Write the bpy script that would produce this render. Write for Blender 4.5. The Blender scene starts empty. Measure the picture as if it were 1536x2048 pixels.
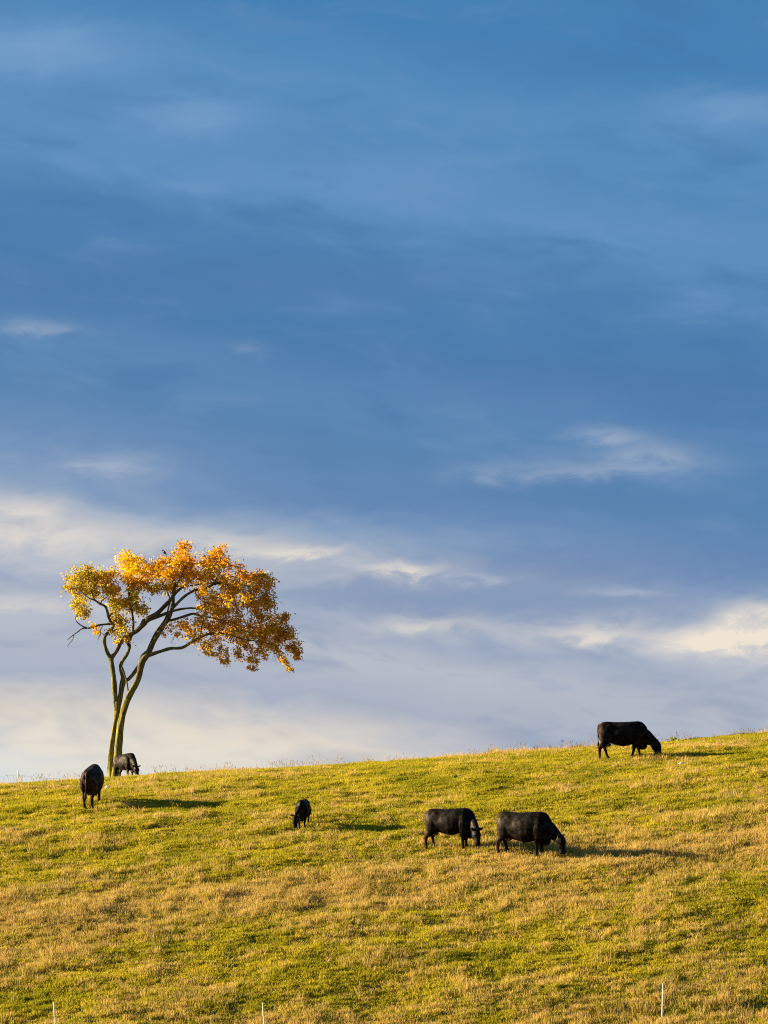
import bpy, bmesh, math, random
import numpy as np
from mathutils import Vector, Matrix, Euler

random.seed(7)
RNG = np.random.default_rng(7)
R = math.radians
scene = bpy.context.scene
COL = scene.collection

# ------------------------------------------------------------------ camera
cam_d = bpy.data.cameras.new('camera')
cam = bpy.data.objects.new('camera', cam_d)
COL.objects.link(cam)
cam_d.sensor_fit = 'VERTICAL'
cam_d.sensor_height = 36.0
cam_d.sensor_width = 27.0
cam_d.lens = 36.0 * 7000 / 2048
cam_d.clip_start = 0.5
cam_d.clip_end = 6000
cam.location = (0, 0, 0)
cam.rotation_euler = (R(90 + 7.22), 0, 0)
scene.camera = cam

# ------------------------------------------------------------------ exposure
EXPOSURE = 2.2
vs = scene.view_settings
vs.view_transform = 'Standard'
vs.look = 'None'
vs.exposure = EXPOSURE
vs.gamma = 1
vs.use_curve_mapping = False
scene.cycles.max_bounces = 5
scene.cycles.diffuse_bounces = 3
scene.cycles.transmission_bounces = 4
scene.cycles.use_denoising = False
scene.cycles.filter_width = 1.1
scene.cycles.transparent_max_bounces = 4

# ------------------------------------------------------------------ sun
SUN_EL = 15.0
SUN_AZ = -80.0            # degrees from +Y, negative is towards -X (left of frame)
sd = bpy.data.lights.new('sun', 'SUN')
sd.energy = 5.0
sd.angle = R(0.6)
sd.color = (1.0, 0.79, 0.47)
sun = bpy.data.objects.new('sun', sd)
COL.objects.link(sun)
sdir = Vector((math.sin(R(SUN_AZ)) * math.cos(R(SUN_EL)), math.cos(R(SUN_AZ)) * math.cos(R(SUN_EL)), math.sin(R(SUN_EL))))
sun.rotation_euler = sdir.to_track_quat('Z', 'Y').to_euler()
sun.location = sdir * 60 + Vector((0, 120, 0))


# ------------------------------------------------------------------ world
def lin(c):
    c = c / 255.0
    return c / 12.92 if c <= 0.04045 else ((c + 0.055) / 1.055) ** 2.4


def srgb(r, g, b):
    return (lin(r), lin(g), lin(b), 1.0)


class NT:
    """small helper to write node trees as expressions"""
    def __init__(self, tree):
        self.t = tree
        self.n = tree.nodes
        self.l = tree.links

    def new(self, kind, **kw):
        n = self.n.new(kind)
        for k, v in kw.items():
            setattr(n, k, v)
        return n

    def put(self, sock, v):
        if v is None:
            return
        if isinstance(v, bpy.types.NodeSocket):
            self.l.new(v, sock)
        else:
            sock.default_value = v

    def m(self, op, a, b=None, c=None, clamp=False):
        n = self.new('ShaderNodeMath', operation=op, use_clamp=clamp)
        for i, v in enumerate((a, b, c)):
            self.put(n.inputs[i], v)
        return n.outputs[0]

    def vec(self, x, y, z):
        n = self.new('ShaderNodeCombineXYZ')
        for i, v in enumerate((x, y, z)):
            self.put(n.inputs[i], v)
        return n.outputs[0]

    def noise(self, vec, scale, detail=3.0, rough=0.5, dist=0.0):
        n = self.new('ShaderNodeTexNoise')
        self.put(n.inputs['Vector'], vec)
        n.inputs['Scale'].default_value = scale
        n.inputs['Detail'].default_value = detail
        n.inputs['Roughness'].default_value = rough
        n.inputs['Distortion'].default_value = dist
        return n.outputs['Fac']

    def ramp(self, fac, stops, interp='LINEAR'):
        n = self.new('ShaderNodeValToRGB')
        cr = n.color_ramp
        cr.interpolation = interp
        while len(cr.elements) < len(stops):
            cr.elements.new(0.5)
        for el, (p, c) in zip(cr.elements, stops):
            el.position = p
            el.color = c
        self.put(n.inputs[0], fac)
        return n.outputs[0]

    def mix(self, fac, a, b, blend='MIX'):
        n = self.new('ShaderNodeMix', data_type='RGBA', blend_type=blend)
        self.put(n.inputs['Factor'], fac)
        self.put(n.inputs['A'], a)
        self.put(n.inputs['B'], b)
        return next(o for o in n.outputs if o.type == 'RGBA')

    def maprange(self, v, a, b, c=0.0, d=1.0, smooth=True):
        n = self.new('ShaderNodeMapRange', interpolation_type='SMOOTHSTEP' if smooth else 'LINEAR')
        self.put(n.inputs[0], v)
        for i, q in enumerate((a, b, c, d)):
            n.inputs[i + 1].default_value = q
        return n.outputs[0]


def build_world():
    w = bpy.data.worlds.new('World')
    scene.world = w
    w.use_nodes = True
    w.cycles.sampling_method = 'MANUAL'
    w.cycles.sample_map_resolution = 256
    nt = NT(w.node_tree)
    nt.n.clear()
    out = nt.new('ShaderNodeOutputWorld')
    bg = nt.new('ShaderNodeBackground')
    STR = 0.1
    bg.inputs['Strength'].default_value = STR
    nt.l.new(bg.outputs[0], out.inputs[0])
    sky = nt.new('ShaderNodeTexSky')
    sky.sky_type = 'NISHITA'
    sky.sun_disc = False
    sky.sun_elevation = R(SUN_EL)
    sky.sun_rotation = R(SUN_AZ)
    tc = nt.new('ShaderNodeTexCoord')
    sep = nt.new('ShaderNodeSeparateXYZ')
    nt.l.new(tc.outputs['Generated'], sep.inputs[0])
    x, y, z = sep.outputs
    deg = 180 / math.pi
    az = nt.m('MULTIPLY', nt.m('ARCTAN2', x, y), deg)
    el = nt.m('MULTIPLY', nt.m('ARCSINE', z), deg)
    # the cloud deck lies in long flat sheets whose lower edge sinks towards the right
    azc = nt.m('MULTIPLY', nt.m('SINE', nt.m('MULTIPLY', az, 0.055)), 18.2)
    tilt = nt.m('MULTIPLY', nt.m('ADD', azc, 6.3), 0.165)
    n1 = nt.noise(nt.vec(nt.m('MULTIPLY', az, 0.15), nt.m('MULTIPLY', el, 0.62), 3.7), 1.0, 2.0, 0.5, 0.3)
    n2 = nt.noise(nt.vec(nt.m('MULTIPLY', az, 0.50), nt.m('MULTIPLY', nt.m('ADD', el, nt.m('MULTIPLY', tilt, 0.6)), 1.5), 11.3), 1.0, 3.0, 0.55, 0.4)
    wn = nt.noise(nt.vec(nt.m('MULTIPLY', az, 1.1), nt.m('MULTIPLY', nt.m('ADD', el, nt.m('MULTIPLY', az, -0.10)), 3.0), 5.0), 1.0, 4.0, 0.6, 0.5)
    e1 = nt.m('ADD', nt.m('ADD', el, tilt), nt.m('MULTIPLY', nt.m('SUBTRACT', n1, 0.5), 1.5))
    e2 = nt.m('ADD', e1, nt.m('MULTIPLY', nt.m('SUBTRACT', n2, 0.5), 1.5))
    e2 = nt.m('ADD', e2, nt.m('MULTIPLY', nt.m('SUBTRACT', wn, 0.5), 0.35))
    TOP = 30.0
    fac = nt.m('DIVIDE', e2, TOP, clamp=True)
    c = nt.ramp(fac, [(e / TOP, srgb(*q)) for e, q in SKY])
    # soft light and dark sheets across the whole deck
    c = nt.mix(nt.maprange(n2, 0.48, 0.82, 0.0, 0.16), c, srgb(150, 172, 204))
    c = nt.mix(nt.maprange(n2, 0.50, 0.25, 0.0, 0.35), c, srgb(62, 112, 164))
    # brighter breaks and wisps in the deck
    wx = nt.m('ADD', az, nt.m('MULTIPLY', nt.m('SUBTRACT', n2, 0.5), 1.8))
    wy = nt.m('ADD', el, nt.m('MULTIPLY', nt.m('SUBTRACT', wn, 0.5), 0.55))
    wv = nt.vec(wx, wy, 0.0)
    fib = nt.maprange(wn, 0.30, 0.64, 0.40, 1.10)
    groups = {}
    for px, pv, rx, ry, s, col in sorted(WISPS, key=lambda w: sum(w[5])):
        cu = (px - 768) / 122.2
        ce = 7.22 + (1024 - pv) / 122.2
        kx, ky = 122.2 / rx, 122.2 / ry
        q = nt.new('ShaderNodeVectorMath', operation='MULTIPLY_ADD')
        nt.put(q.inputs[0], wv)
        q.inputs[1].default_value = (kx, ky, 0)
        q.inputs[2].default_value = (-cu * kx, -ce * ky, 0)
        d = nt.new('ShaderNodeVectorMath', operation='DOT_PRODUCT')
        nt.put(d.inputs[0], q.outputs[0])
        nt.put(d.inputs[1], q.outputs[0])
        prev = groups.get(col, 0.0)
        groups[col] = nt.m('MULTIPLY_ADD', nt.m('POWER', 0.3679, d.outputs['Value']), s, prev)
    for col, g in groups.items():
        soft = col not in (CREAM, PALE)
        c = nt.mix(nt.m('MULTIPLY', g, 1.0 if soft else fib, clamp=True), c, srgb(*col))
    gain = 1.0 / (STR * 2 ** EXPOSURE)
    cs = nt.new('ShaderNodeVectorMath', operation='SCALE')
    nt.put(cs.inputs[0], c)
    cs.inputs['Scale'].default_value = gain
    final = nt.mix(0.988, sky.outputs[0], cs.outputs[0])
    nt.l.new(final, bg.inputs['Color'])


SKY = [(0.0, (205, 214, 220)), (2.7, (212, 222, 226)), (3.2, (224, 221, 212)), (3.9, (222, 213, 200)), (4.35, (196, 195, 198)), (4.8, (166, 175, 194)),
       (5.3, (174, 181, 196)), (5.8, (182, 187, 199)), (6.2, (162, 173, 194)), (6.7, (180, 186, 199)), (7.2, (176, 184, 199)),
       (7.8, (138, 161, 191)), (8.4, (104, 139, 182)), (9.2, (84, 128, 174)), (10.0, (88, 132, 178)), (10.9, (70, 120, 171)), (12.2, (74, 125, 175)),
       (13.2, (90, 140, 188)), (14.1, (80, 134, 184)), (15.0, (84, 138, 187)), (16.2, (64, 125, 178)), (18, (66, 126, 177)), (30, (84, 134, 180))]
CREAM = (238, 226, 210)
PALE = (200, 203, 213)
BLUEW = (128, 166, 206)
DARK = (76, 116, 168)
SLATE = (122, 145, 182)
WISPS = [(1120, 1165, 420, 64, 0.40, DARK), (900, 1000, 600, 40, 0.30, DARK), (1200, 780, 500, 60, 0.35, DARK), (500, 560, 700, 50, 0.30, DARK),
         (1455, 1285, 125, 27, 1.35, CREAM), (1530, 1240, 75, 32, 1.1, CREAM), (1160, 1270, 100, 16, 0.7, CREAM),
         (790, 1140, 78, 15, 0.85, CREAM), (600, 1180, 160, 26, 0.3, SLATE), (1250, 1120, 460, 48, 0.28, DARK), (1150, 1205, 380, 46, 0.75, SLATE), (760, 1200, 220, 34, 0.45, SLATE), (1150, 1420, 420, 50, 0.40, (166, 174, 190)), (930, 1158, 90, 12, 0.45, PALE), (1240, 1180, 90, 11, 0.3, PALE),
         (590, 1105, 110, 15, 0.7, CREAM), (420, 1085, 120, 24, 0.4, CREAM), (210, 940, 85, 24, 0.5, PALE),
         (30, 1022, 110, 30, 0.5, CREAM), (1210, 872, 70, 16, 0.34, PALE), (1300, 920, 105, 38, 0.36, PALE), (1110, 942, 150, 22, 0.26, PALE),
         (40, 660, 90, 14, 0.28, PALE), (90, 1075, 250, 42, 0.55, CREAM), (60, 1210, 160, 14, 0.35, CREAM), (490, 698, 40, 14, 0.15, PALE), (370, 240, 150, 42, 0.55, BLUEW), (760, 350, 260, 50, 0.20, BLUEW),
         (1510, 232, 190, 44, 0.5, BLUEW), (60, 115, 200, 60, 0.6, BLUEW), (840, 1252, 110, 14, 0.5, CREAM),
         (300, 1480, 420, 34, 0.5, CREAM)]
build_world()


# ------------------------------------------------------------------ object helpers
def tag(o, label=None, cat=None, group=None, kind=None):
    if label:
        o['label'] = label
    if cat:
        o['category'] = cat
    if group:
        o['group'] = group
    if kind:
        o['kind'] = kind
    return o


def mesh_obj(name, verts, faces, mat=None, parent=None, smooth=True):
    me = bpy.data.meshes.new(name)
    me.from_pydata([tuple(v) for v in verts], [], faces)
    me.update()
    if smooth and len(me.polygons):
        me.polygons.foreach_set('use_smooth', [True] * len(me.polygons))
    if mat:
        me.materials.append(mat)
    o = bpy.data.objects.new(name, me)
    COL.objects.link(o)
    if parent:
        o.parent = parent
    return o


def empty(name, loc, rot=(0, 0, 0)):
    o = bpy.data.objects.new(name, None)
    o.empty_display_size = 0.2
    COL.objects.link(o)
    o.location = loc
    o.rotation_euler = rot
    return o


def material(name):
    m = bpy.data.materials.new(name)
    m.use_nodes = True
    nt = NT(m.node_tree)
    nt.n.clear()
    out = nt.new('ShaderNodeOutputMaterial')
    return m, nt, out


# ------------------------------------------------------------------ terrain shape
_TABS = {}


def value_noise(x, y, seed):
    if seed not in _TABS:
        _TABS[seed] = np.random.default_rng(seed).random((256, 256))
    tab = _TABS[seed]
    xi = np.floor(x).astype(int)
    yi = np.floor(y).astype(int)
    fx = x - xi
    fy = y - yi
    fx = fx * fx * (3 - 2 * fx)
    fy = fy * fy * (3 - 2 * fy)
    g = lambda a, b: tab[a % 256, b % 256]
    return (g(xi, yi) * (1 - fx) * (1 - fy) + g(xi + 1, yi) * fx * (1 - fy) + g(xi, yi + 1) * (1 - fx) * fy + g(xi + 1, yi + 1) * fx * fy)


def fbm(x, y, seed, octv=4):
    s = 0
    a = 0.5
    tot = 0
    for i in range(octv):
        s = s + a * value_noise(x * 2 ** i + 13.1 * i, y * 2 ** i + 7.7 * i, seed + i)
        tot += a
        a *= 0.55
    return s / tot


def terrain(X, Y):
    X = np.asarray(X, float)
    Y = np.asarray(Y, float)
    lat = 0.0265 * np.tanh(X / 60.0) + 0.0000045 * np.clip(X, 0, 24) ** 2
    Yc = np.clip(Y, 97.0, 170.0)
    d = 140.0 - Yc
    t = 0.0543 + lat - np.where(d > 0, 4.42e-5, 1.0e-5) * d * d
    z = Yc * t
    # past the brow the field falls away
    s170 = t + 170.0 * (2e-5 * d)
    far = np.clip(Y - 170.0, 0, None)
    z = z + np.where(far > 0, s170 * 250.0 * (1 - np.exp(-far / 250.0)), 0)
    # in front of the fence the slope eases into a shallow dip, then climbs to the photographer
    near = np.clip(97.0 - Y, 0, None)
    z = z - 0.345 * 8.0 * (1 - np.exp(-near / 8.0))
    q = np.clip((62.0 - Y) / 62.0, 0, 1)
    base0 = z
    tgt = -1.7
    z = base0 + (tgt - base0) * q * q * (3 - 2 * q)
    # hummocks of the pasture
    fade = 1.0 / (1 + ((Y - 118) / 60.0) ** 4)
    edge = 1 - 0.55 * np.clip((Y - 126) / 12.0, 0, 1)
    b = 0.44 * (fbm(X / 3.6, Y / 2.4, 300, 5) - 0.5) + 0.11 * (fbm(X / 0.62, Y / 0.45, 330, 2) - 0.5)
    return z + b * fade * edge


def gz(x, y):
    return float(terrain(x, y))


def ground_frame(x, y):
    """local slope of the ground"""
    e = 0.5
    return (gz(x + e, y) - gz(x - e, y)) / (2 * e), (gz(x, y + e) - gz(x, y - e)) / (2 * e)


def dry_mask(X, Y):
    band = np.exp(-((Y - 112.0 - 0.2 * X) / 3.0) ** 2)
    low = np.exp(-((Y - 98.5) / 2.2) ** 2)
    m = 0.09 + 0.58 * band + 0.25 * low + 0.85 * (fbm(X / 3.2, Y / 2.6, 40) - 0.5) + 0.5 * (fbm(X / 0.8, Y / 0.8, 60, 3) - 0.5)
    m = m - 0.10 * np.clip((Y - 118) / 10, 0, 1)
    return np.clip(m, 0, 1)


def axis(lo, hi, step, far_lo, far_hi):
    a = list(np.arange(lo, hi + 1e-6, step))
    s, p = step, lo
    pre = []
    while p > far_lo:
        s *= 1.35
        p -= s
        pre.append(p)
    s, p = step, hi
    post = []
    while p < far_hi:
        s *= 1.35
        p += s
        post.append(p)
    return np.array(pre[::-1] + a + post)


def mat_hill():
    m, nt, out = material('pasture_soil')
    geo = nt.new('ShaderNodeNewGeometry')
    pos = geo.outputs['Position']
    n1 = nt.noise(pos, 0.35, 4, 0.6)
    n2 = nt.noise(pos, 3.0, 4, 0.65)
    c = nt.mix(nt.maprange(n1, 0.38, 0.62), (0.085, 0.085, 0.018, 1), (0.19, 0.135, 0.045, 1))
    c = nt.mix(nt.maprange(n2, 0.35, 0.65, 0.0, 0.6), c, (0.07, 0.055, 0.022, 1))
    b = nt.new('ShaderNodeBsdfDiffuse')
    nt.l.new(c, b.inputs['Color'])
    bump = nt.new('ShaderNodeBump')
    bump.inputs['Strength'].default_value = 0.6
    bump.inputs['Distance'].default_value = 0.05
    nt.l.new(n2, bump.inputs['Height'])
    nt.l.new(bump.outputs[0], b.inputs['Normal'])
    nt.l.new(b.outputs[0], out.inputs[0])
    return m


def build_hill():
    xs = axis(-20, 20, 0.25, -1500, 1500)
    ys = axis(92, 160, 0.25, -300, 3000)
    X, Y = np.meshgrid(xs, ys)
    Z = terrain(X, Y)
    nx, ny = len(xs), len(ys)
    verts = np.stack([X.ravel(), Y.ravel(), Z.ravel()], 1)
    i = np.arange(ny - 1)[:, None] * nx + np.arange(nx - 1)[None, :]
    f = np.stack([i, i + 1, i + nx + 1, i + nx], -1).reshape(-1, 4)
    me = bpy.data.meshes.new('hill')
    me.vertices.add(len(verts))
    me.vertices.foreach_set('co', verts.ravel())
    me.loops.add(f.size)
    me.loops.foreach_set('vertex_index', f.ravel())
    me.polygons.add(len(f))
    me.polygons.foreach_set('loop_start', np.arange(len(f)) * 4)
    me.polygons.foreach_set('loop_total', np.full(len(f), 4))
    me.update(calc_edges=True)
    me.polygons.foreach_set('use_smooth', [True] * len(f))
    me.materials.append(mat_hill())
    o = bpy.data.objects.new('hill', me)
    COL.objects.link(o)
    tag(o, 'grassy pasture hillside rising to the right', 'hill', kind='structure')


build_hill()


# ------------------------------------------------------------------ grass
def mat_blade(name, cols, trans, seed, patch):
    """cols: list of base colours the blades vary between, clump by clump and patch by patch"""
    m, nt, out = material(name)
    geo = nt.new('ShaderNodeNewGeometry')
    oi = nt.new('ShaderNodeObjectInfo')
    pos = geo.outputs['Position']
    n1 = nt.noise(nt.vec(*[nt.m('ADD', s, float(seed)) for s in split(nt, pos)]), patch, 3, 0.55)
    f = nt.m('ADD', nt.m('MULTIPLY', nt.m('SUBTRACT', n1, 0.5), 1.9), nt.m('MULTIPLY', oi.outputs['Random'], 0.6))
    f = nt.m('ADD', f, 0.22, clamp=True)
    k = len(cols)
    c = nt.ramp(f, [(i / (k - 1), (*cc, 1)) for i, cc in enumerate(cols)])
    d = nt.new('ShaderNodeBsdfDiffuse')
    t = nt.new('ShaderNodeBsdfTranslucent')
    nt.l.new(c, d.inputs['Color'])
    nt.l.new(c, t.inputs['Color'])
    mx = nt.new('ShaderNodeMixShader')
    mx.inputs[0].default_value = trans
    nt.l.new(d.outputs[0], mx.inputs[1])
    nt.l.new(t.outputs[0], mx.inputs[2])
    nt.l.new(mx.outputs[0], out.inputs[0])
    return m


def split(nt, v):
    s = nt.new('ShaderNodeSeparateXYZ')
    nt.l.new(v, s.inputs[0])
    return s.outputs


def tuft_mesh(name, n, rad, hmin, hmax, wid, lean, mat, rs, seeds=False):
    V, F = [], []
    for i in range(n):
        a = rs.uniform(0, 6.283)
        r = rad * math.sqrt(rs.random())
        bx, by = r * math.cos(a), r * math.sin(a)
        h = rs.uniform(hmin, hmax)
        la = a + rs.uniform(-1.2, 1.2)
        ln = lean * rs.uniform(0.2, 1.0) * h
        dx, dy = math.cos(la) * ln, math.sin(la) * ln
        oa = rs.uniform(0, 3.1416)
        wx, wy = math.cos(oa) * wid / 2, math.sin(oa) * wid / 2
        b = len(V)
        V += [(bx - wx, by - wy, -0.03), (bx + wx, by + wy, -0.03),
              (bx + dx * 0.35 - wx * .85, by + dy * 0.35 - wy * .85, h * 0.6), (bx + dx * 0.35 + wx * .85, by + dy * 0.35 + wy * .85, h * 0.6),
              (bx + dx, by + dy, h * (1 - 0.25 * lean))]
        F += [(b, b + 1, b + 3, b + 2), (b + 2, b + 3, b + 4)]
        if seeds:
            sx, sy, sz = bx + dx, by + dy, h * (1 - 0.25 * lean)
            for q in range(2):
                ob = oa + q * 1.57
                px, py = math.cos(ob) * wid * 1.7, math.sin(ob) * wid * 1.7
                c0 = len(V)
                V += [(sx - dx * .1, sy - dy * .1, sz - 0.07), (sx - px, sy - py, sz), (sx + dx * .12, sy + dy * .12, sz + 0.06), (sx + px, sy + py, sz)]
                F.append((c0, c0 + 1, c0 + 2, c0 + 3))
    me = bpy.data.meshes.new(name)
    me.from_pydata(V, [], F)
    me.materials.append(mat)
    return me


def scatter(name, label, cat, protos, pts, scl, rot, idx):
    col = bpy.data.collections.new(name + '_tufts')
    for i, me in enumerate(protos):
        o = bpy.data.objects.new('%s_tuft_%02d' % (name, i), me)
        col.objects.link(o)
    me = bpy.data.meshes.new(name)
    n = len(pts)
    me.vertices.add(n)
    me.vertices.foreach_set('co', pts.astype(np.float32).ravel())
    a = me.attributes.new('tuft_scale', 'FLOAT_VECTOR', 'POINT')
    a.data.foreach_set('vector', scl.astype(np.float32).ravel())
    a = me.attributes.new('tuft_rot', 'FLOAT_VECTOR', 'POINT')
    a.data.foreach_set('vector', rot.astype(np.float32).ravel())
    a = me.attributes.new('tuft_index', 'INT', 'POINT')
    a.data.foreach_set('value', idx.astype(np.int32))
    o = bpy.data.objects.new(name, me)
    COL.objects.link(o)
    tag(o, label, cat, kind='stuff')
    ng = bpy.data.node_groups.new(name + '_scatter', 'GeometryNodeTree')
    ng.interface.new_socket('Geometry', in_out='INPUT', socket_type='NodeSocketGeometry')
    ng.interface.new_socket('Geometry', in_out='OUTPUT', socket_type='NodeSocketGeometry')
    N, L = ng.nodes, ng.links
    gi, go = N.new('NodeGroupInput'), N.new('NodeGroupOutput')
    ci = N.new('GeometryNodeCollectionInfo')
    ci.inputs['Collection'].default_value = col
    ci.inputs['Separate Children'].default_value = True
    ci.inputs['Reset Children'].default_value = True
    ip = N.new('GeometryNodeInstanceOnPoints')
    ip.inputs['Pick Instance'].default_value = True

    def attr(nm, ty):
        q = N.new('GeometryNodeInputNamedAttribute')
        q.data_type = ty
        q.inputs['Name'].default_value = nm
        return q.outputs['Attribute']
    L.new(gi.outputs[0], ip.inputs['Points'])
    L.new(ci.outputs[0], ip.inputs['Instance'])
    L.new(attr('tuft_index', 'INT'), ip.inputs['Instance Index'])
    L.new(attr('tuft_scale', 'FLOAT_VECTOR'), ip.inputs['Scale'])
    er = N.new('FunctionNodeEulerToRotation')
    L.new(attr('tuft_rot', 'FLOAT_VECTOR'), er.inputs[0])
    L.new(er.outputs[0], ip.inputs['Rotation'])
    L.new(ip.outputs[0], go.inputs[0])
    md = o.modifiers.new('scatter', 'NODES')
    md.node_group = ng
    return o


def field_points(n, y0=88.0, y1=153.0, margin=3.0):
    """random points over the visible hillside and a margin round it"""
    Y = RNG.uniform(y0, y1, int(n * 1.5))
    hw = 0.112 * Y + margin
    keep = RNG.random(len(Y)) < hw / (0.112 * y1 + margin)
    Y, hw = Y[keep], hw[keep]
    X = RNG.uniform(-1, 1, len(Y)) * hw
    return X[:n], Y[:n]


def build_grass():
    rs = random.Random(5)
    green = mat_blade('pasture_grass', [(0.19, 0.195, 0.013), (0.30, 0.275, 0.018), (0.41, 0.35, 0.026), (0.52, 0.42, 0.042)], 0.40, 0, 0.55)
    straw = mat_blade('dry_grass', [(0.33, 0.25, 0.055), (0.47, 0.34, 0.09), (0.58, 0.42, 0.14), (0.44, 0.28, 0.09)], 0.35, 31, 0.7)
    stalk = mat_blade('grass_stalks', [(0.34, 0.23, 0.09), (0.50, 0.36, 0.15)], 0.25, 51, 0.7)
    gp = [tuft_mesh('grass_tuft', 30, 0.13, 0.05, 0.14, 0.013, 0.8, green, rs) for _ in range(3)]
    sp = [tuft_mesh('straw_tuft', 24, 0.13, 0.09, 0.24, 0.010, 0.75, straw, rs) for _ in range(3)]
    st = [tuft_mesh('stalk_tuft', 4, 0.16, 0.28, 0.58, 0.007, 0.35, stalk, rs, True) for _ in range(3)]
    n = 228000
    X, Y = field_points(n)
    D = dry_mask(X, Y)
    Z = terrain(X, Y)
    dry = RNG.random(len(X)) < D
    # tussocks stand taller in clumps, grazed bits are short
    tus = fbm(X / 0.9, Y / 0.7, 80, 3)
    big = fbm(X / 4.5, Y / 3.5, 90, 3)
    h = 0.66 + 1.05 * np.clip(tus - 0.40, 0, 1) * 2.0 * (0.5 + big)
    h *= RNG.uniform(0.7, 1.25, len(X))
    h[dry] *= 1.12
    s = RNG.uniform(0.85, 1.25, len(X))
    scl = np.stack([s, s, h], 1)
    rot = np.stack([RNG.normal(0, 0.10, len(X)), RNG.normal(0, 0.10, len(X)), RNG.uniform(0, 6.283, len(X))], 1)
    P = np.stack([X, Y, Z], 1)
    g = ~dry
    scatter('grass', 'short yellow-green pasture grass covering the hillside', 'grass', gp, P[g], scl[g], rot[g], RNG.integers(0, 3, g.sum()))
    scatter('dry_grass', 'straw-coloured dry grass growing through the pasture', 'grass', sp, P[dry], scl[dry], rot[dry], RNG.integers(0, 3, dry.sum()))
    # tall seed stalks: thicker on the dry patches and along the brow
    X, Y = field_points(15500)
    D = dry_mask(X, Y)
    clump = fbm(X / 1.6, Y / 1.6, 140, 3)
    keep = (RNG.random(len(X)) < (D * 1.1 + 0.06 + 0.10 * np.exp(-((Y - 140) / 5.0) ** 2)) * np.clip((clump - 0.36) * 4, 0.05, 1))
    X, Y = X[keep], Y[keep]
    P = np.stack([X, Y, terrain(X, Y)], 1)
    s = RNG.uniform(0.45, 1.0, len(X))
    rot = np.stack([RNG.normal(0, 0.13, len(X)), RNG.normal(0.05, 0.13, len(X)), RNG.uniform(0, 6.283, len(X))], 1)
    scatter('grass_stalks', 'tall pale seed stalks standing above the grass', 'grass', st, P, np.stack([s, s, s], 1), rot, RNG.integers(0, 3, len(X)))


build_grass()


# ------------------------------------------------------------------ lofted shapes
def frame_ring(c, tan, side, w, hu, hd, n=20, p=2.3):
    """super-elliptic ring at c; side = lateral axis, third axis = up of the ring"""
    tan = Vector(tan).normalized()
    side = Vector(side)
    side = (side - tan * side.dot(tan)).normalized()
    up = side.cross(tan)
    out = []
    for i in range(n):
        a = 2 * math.pi * i / n
        ca, sa = math.cos(a), math.sin(a)
        x = math.copysign(abs(ca) ** (2 / p), ca) * w
        y = math.copysign(abs(sa) ** (2 / p), sa) * (hu if sa > 0 else hd)
        out.append(Vector(c) + side * x + up * y)
    return out


def loft(rings):
    V, F = [], []
    n = len(rings[0])
    for r in rings:
        V += r
    for k in range(len(rings) - 1):
        for i in range(n):
            j = (i + 1) % n
            F.append((k * n + i, k * n + j, (k + 1) * n + j, (k + 1) * n + i))
    F.append(tuple(range(n))[::-1])
    F.append(tuple(range((len(rings) - 1) * n, len(rings) * n)))
    return V, F


def tube(path, side=(0, 1, 0), n=14, p=2.1):
    """path of (point, lateral radius, in-plane radius)"""
    pts = [Vector(q[0]) for q in path]
    rings = []
    for i, q in enumerate(path):
        a = pts[max(i - 1, 0)]
        b = pts[min(i + 1, len(pts) - 1)]
        rings.append(frame_ring(pts[i], b - a, side, q[1], q[2], q[2], n, p))
    return loft(rings)


def ellipsoid(c, r, nu=14, nv=9):
    rings = []
    for k in range(1, nv):
        th = math.pi * k / nv
        z = math.cos(th)
        s = math.sin(th)
        rings.append([Vector((c[0] + r[0] * s * math.cos(6.28318 * i / nu), c[1] + r[1] * s * math.sin(6.28318 * i / nu), c[2] - r[2] * z)) for i in range(nu)])
    return loft(rings)


def join(parts):
    V, F = [], []
    for v, f in parts:
        b = len(V)
        V += v
        F += [tuple(i + b for i in q) for q in f]
    return V, F


def remesh(name, parts, voxel, smooth_iter, mat, parent, fac=0.5):
    """weld overlapping lofts into one continuous skin"""
    V, F = join(parts)
    o = mesh_obj(name, V, F, None, None)
    bm = bmesh.new()
    bm.from_mesh(o.data)
    bmesh.ops.recalc_face_normals(bm, faces=bm.faces)
    bm.to_mesh(o.data)
    bm.free()
    md = o.modifiers.new('r', 'REMESH')
    md.mode = 'VOXEL'
    md.voxel_size = voxel
    sm = o.modifiers.new('s', 'SMOOTH')
    sm.iterations = smooth_iter
    sm.factor = fac
    dg = bpy.context.evaluated_depsgraph_get()
    me = bpy.data.meshes.new_from_object(o.evaluated_get(dg))
    old = o.data
    o.modifiers.clear()
    o.data = me
    me.name = name
    bpy.data.meshes.remove(old)
    me.polygons.foreach_set('use_smooth', [True] * len(me.polygons))
    me.materials.clear()
    me.materials.append(mat)
    o.parent = parent
    return o


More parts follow.
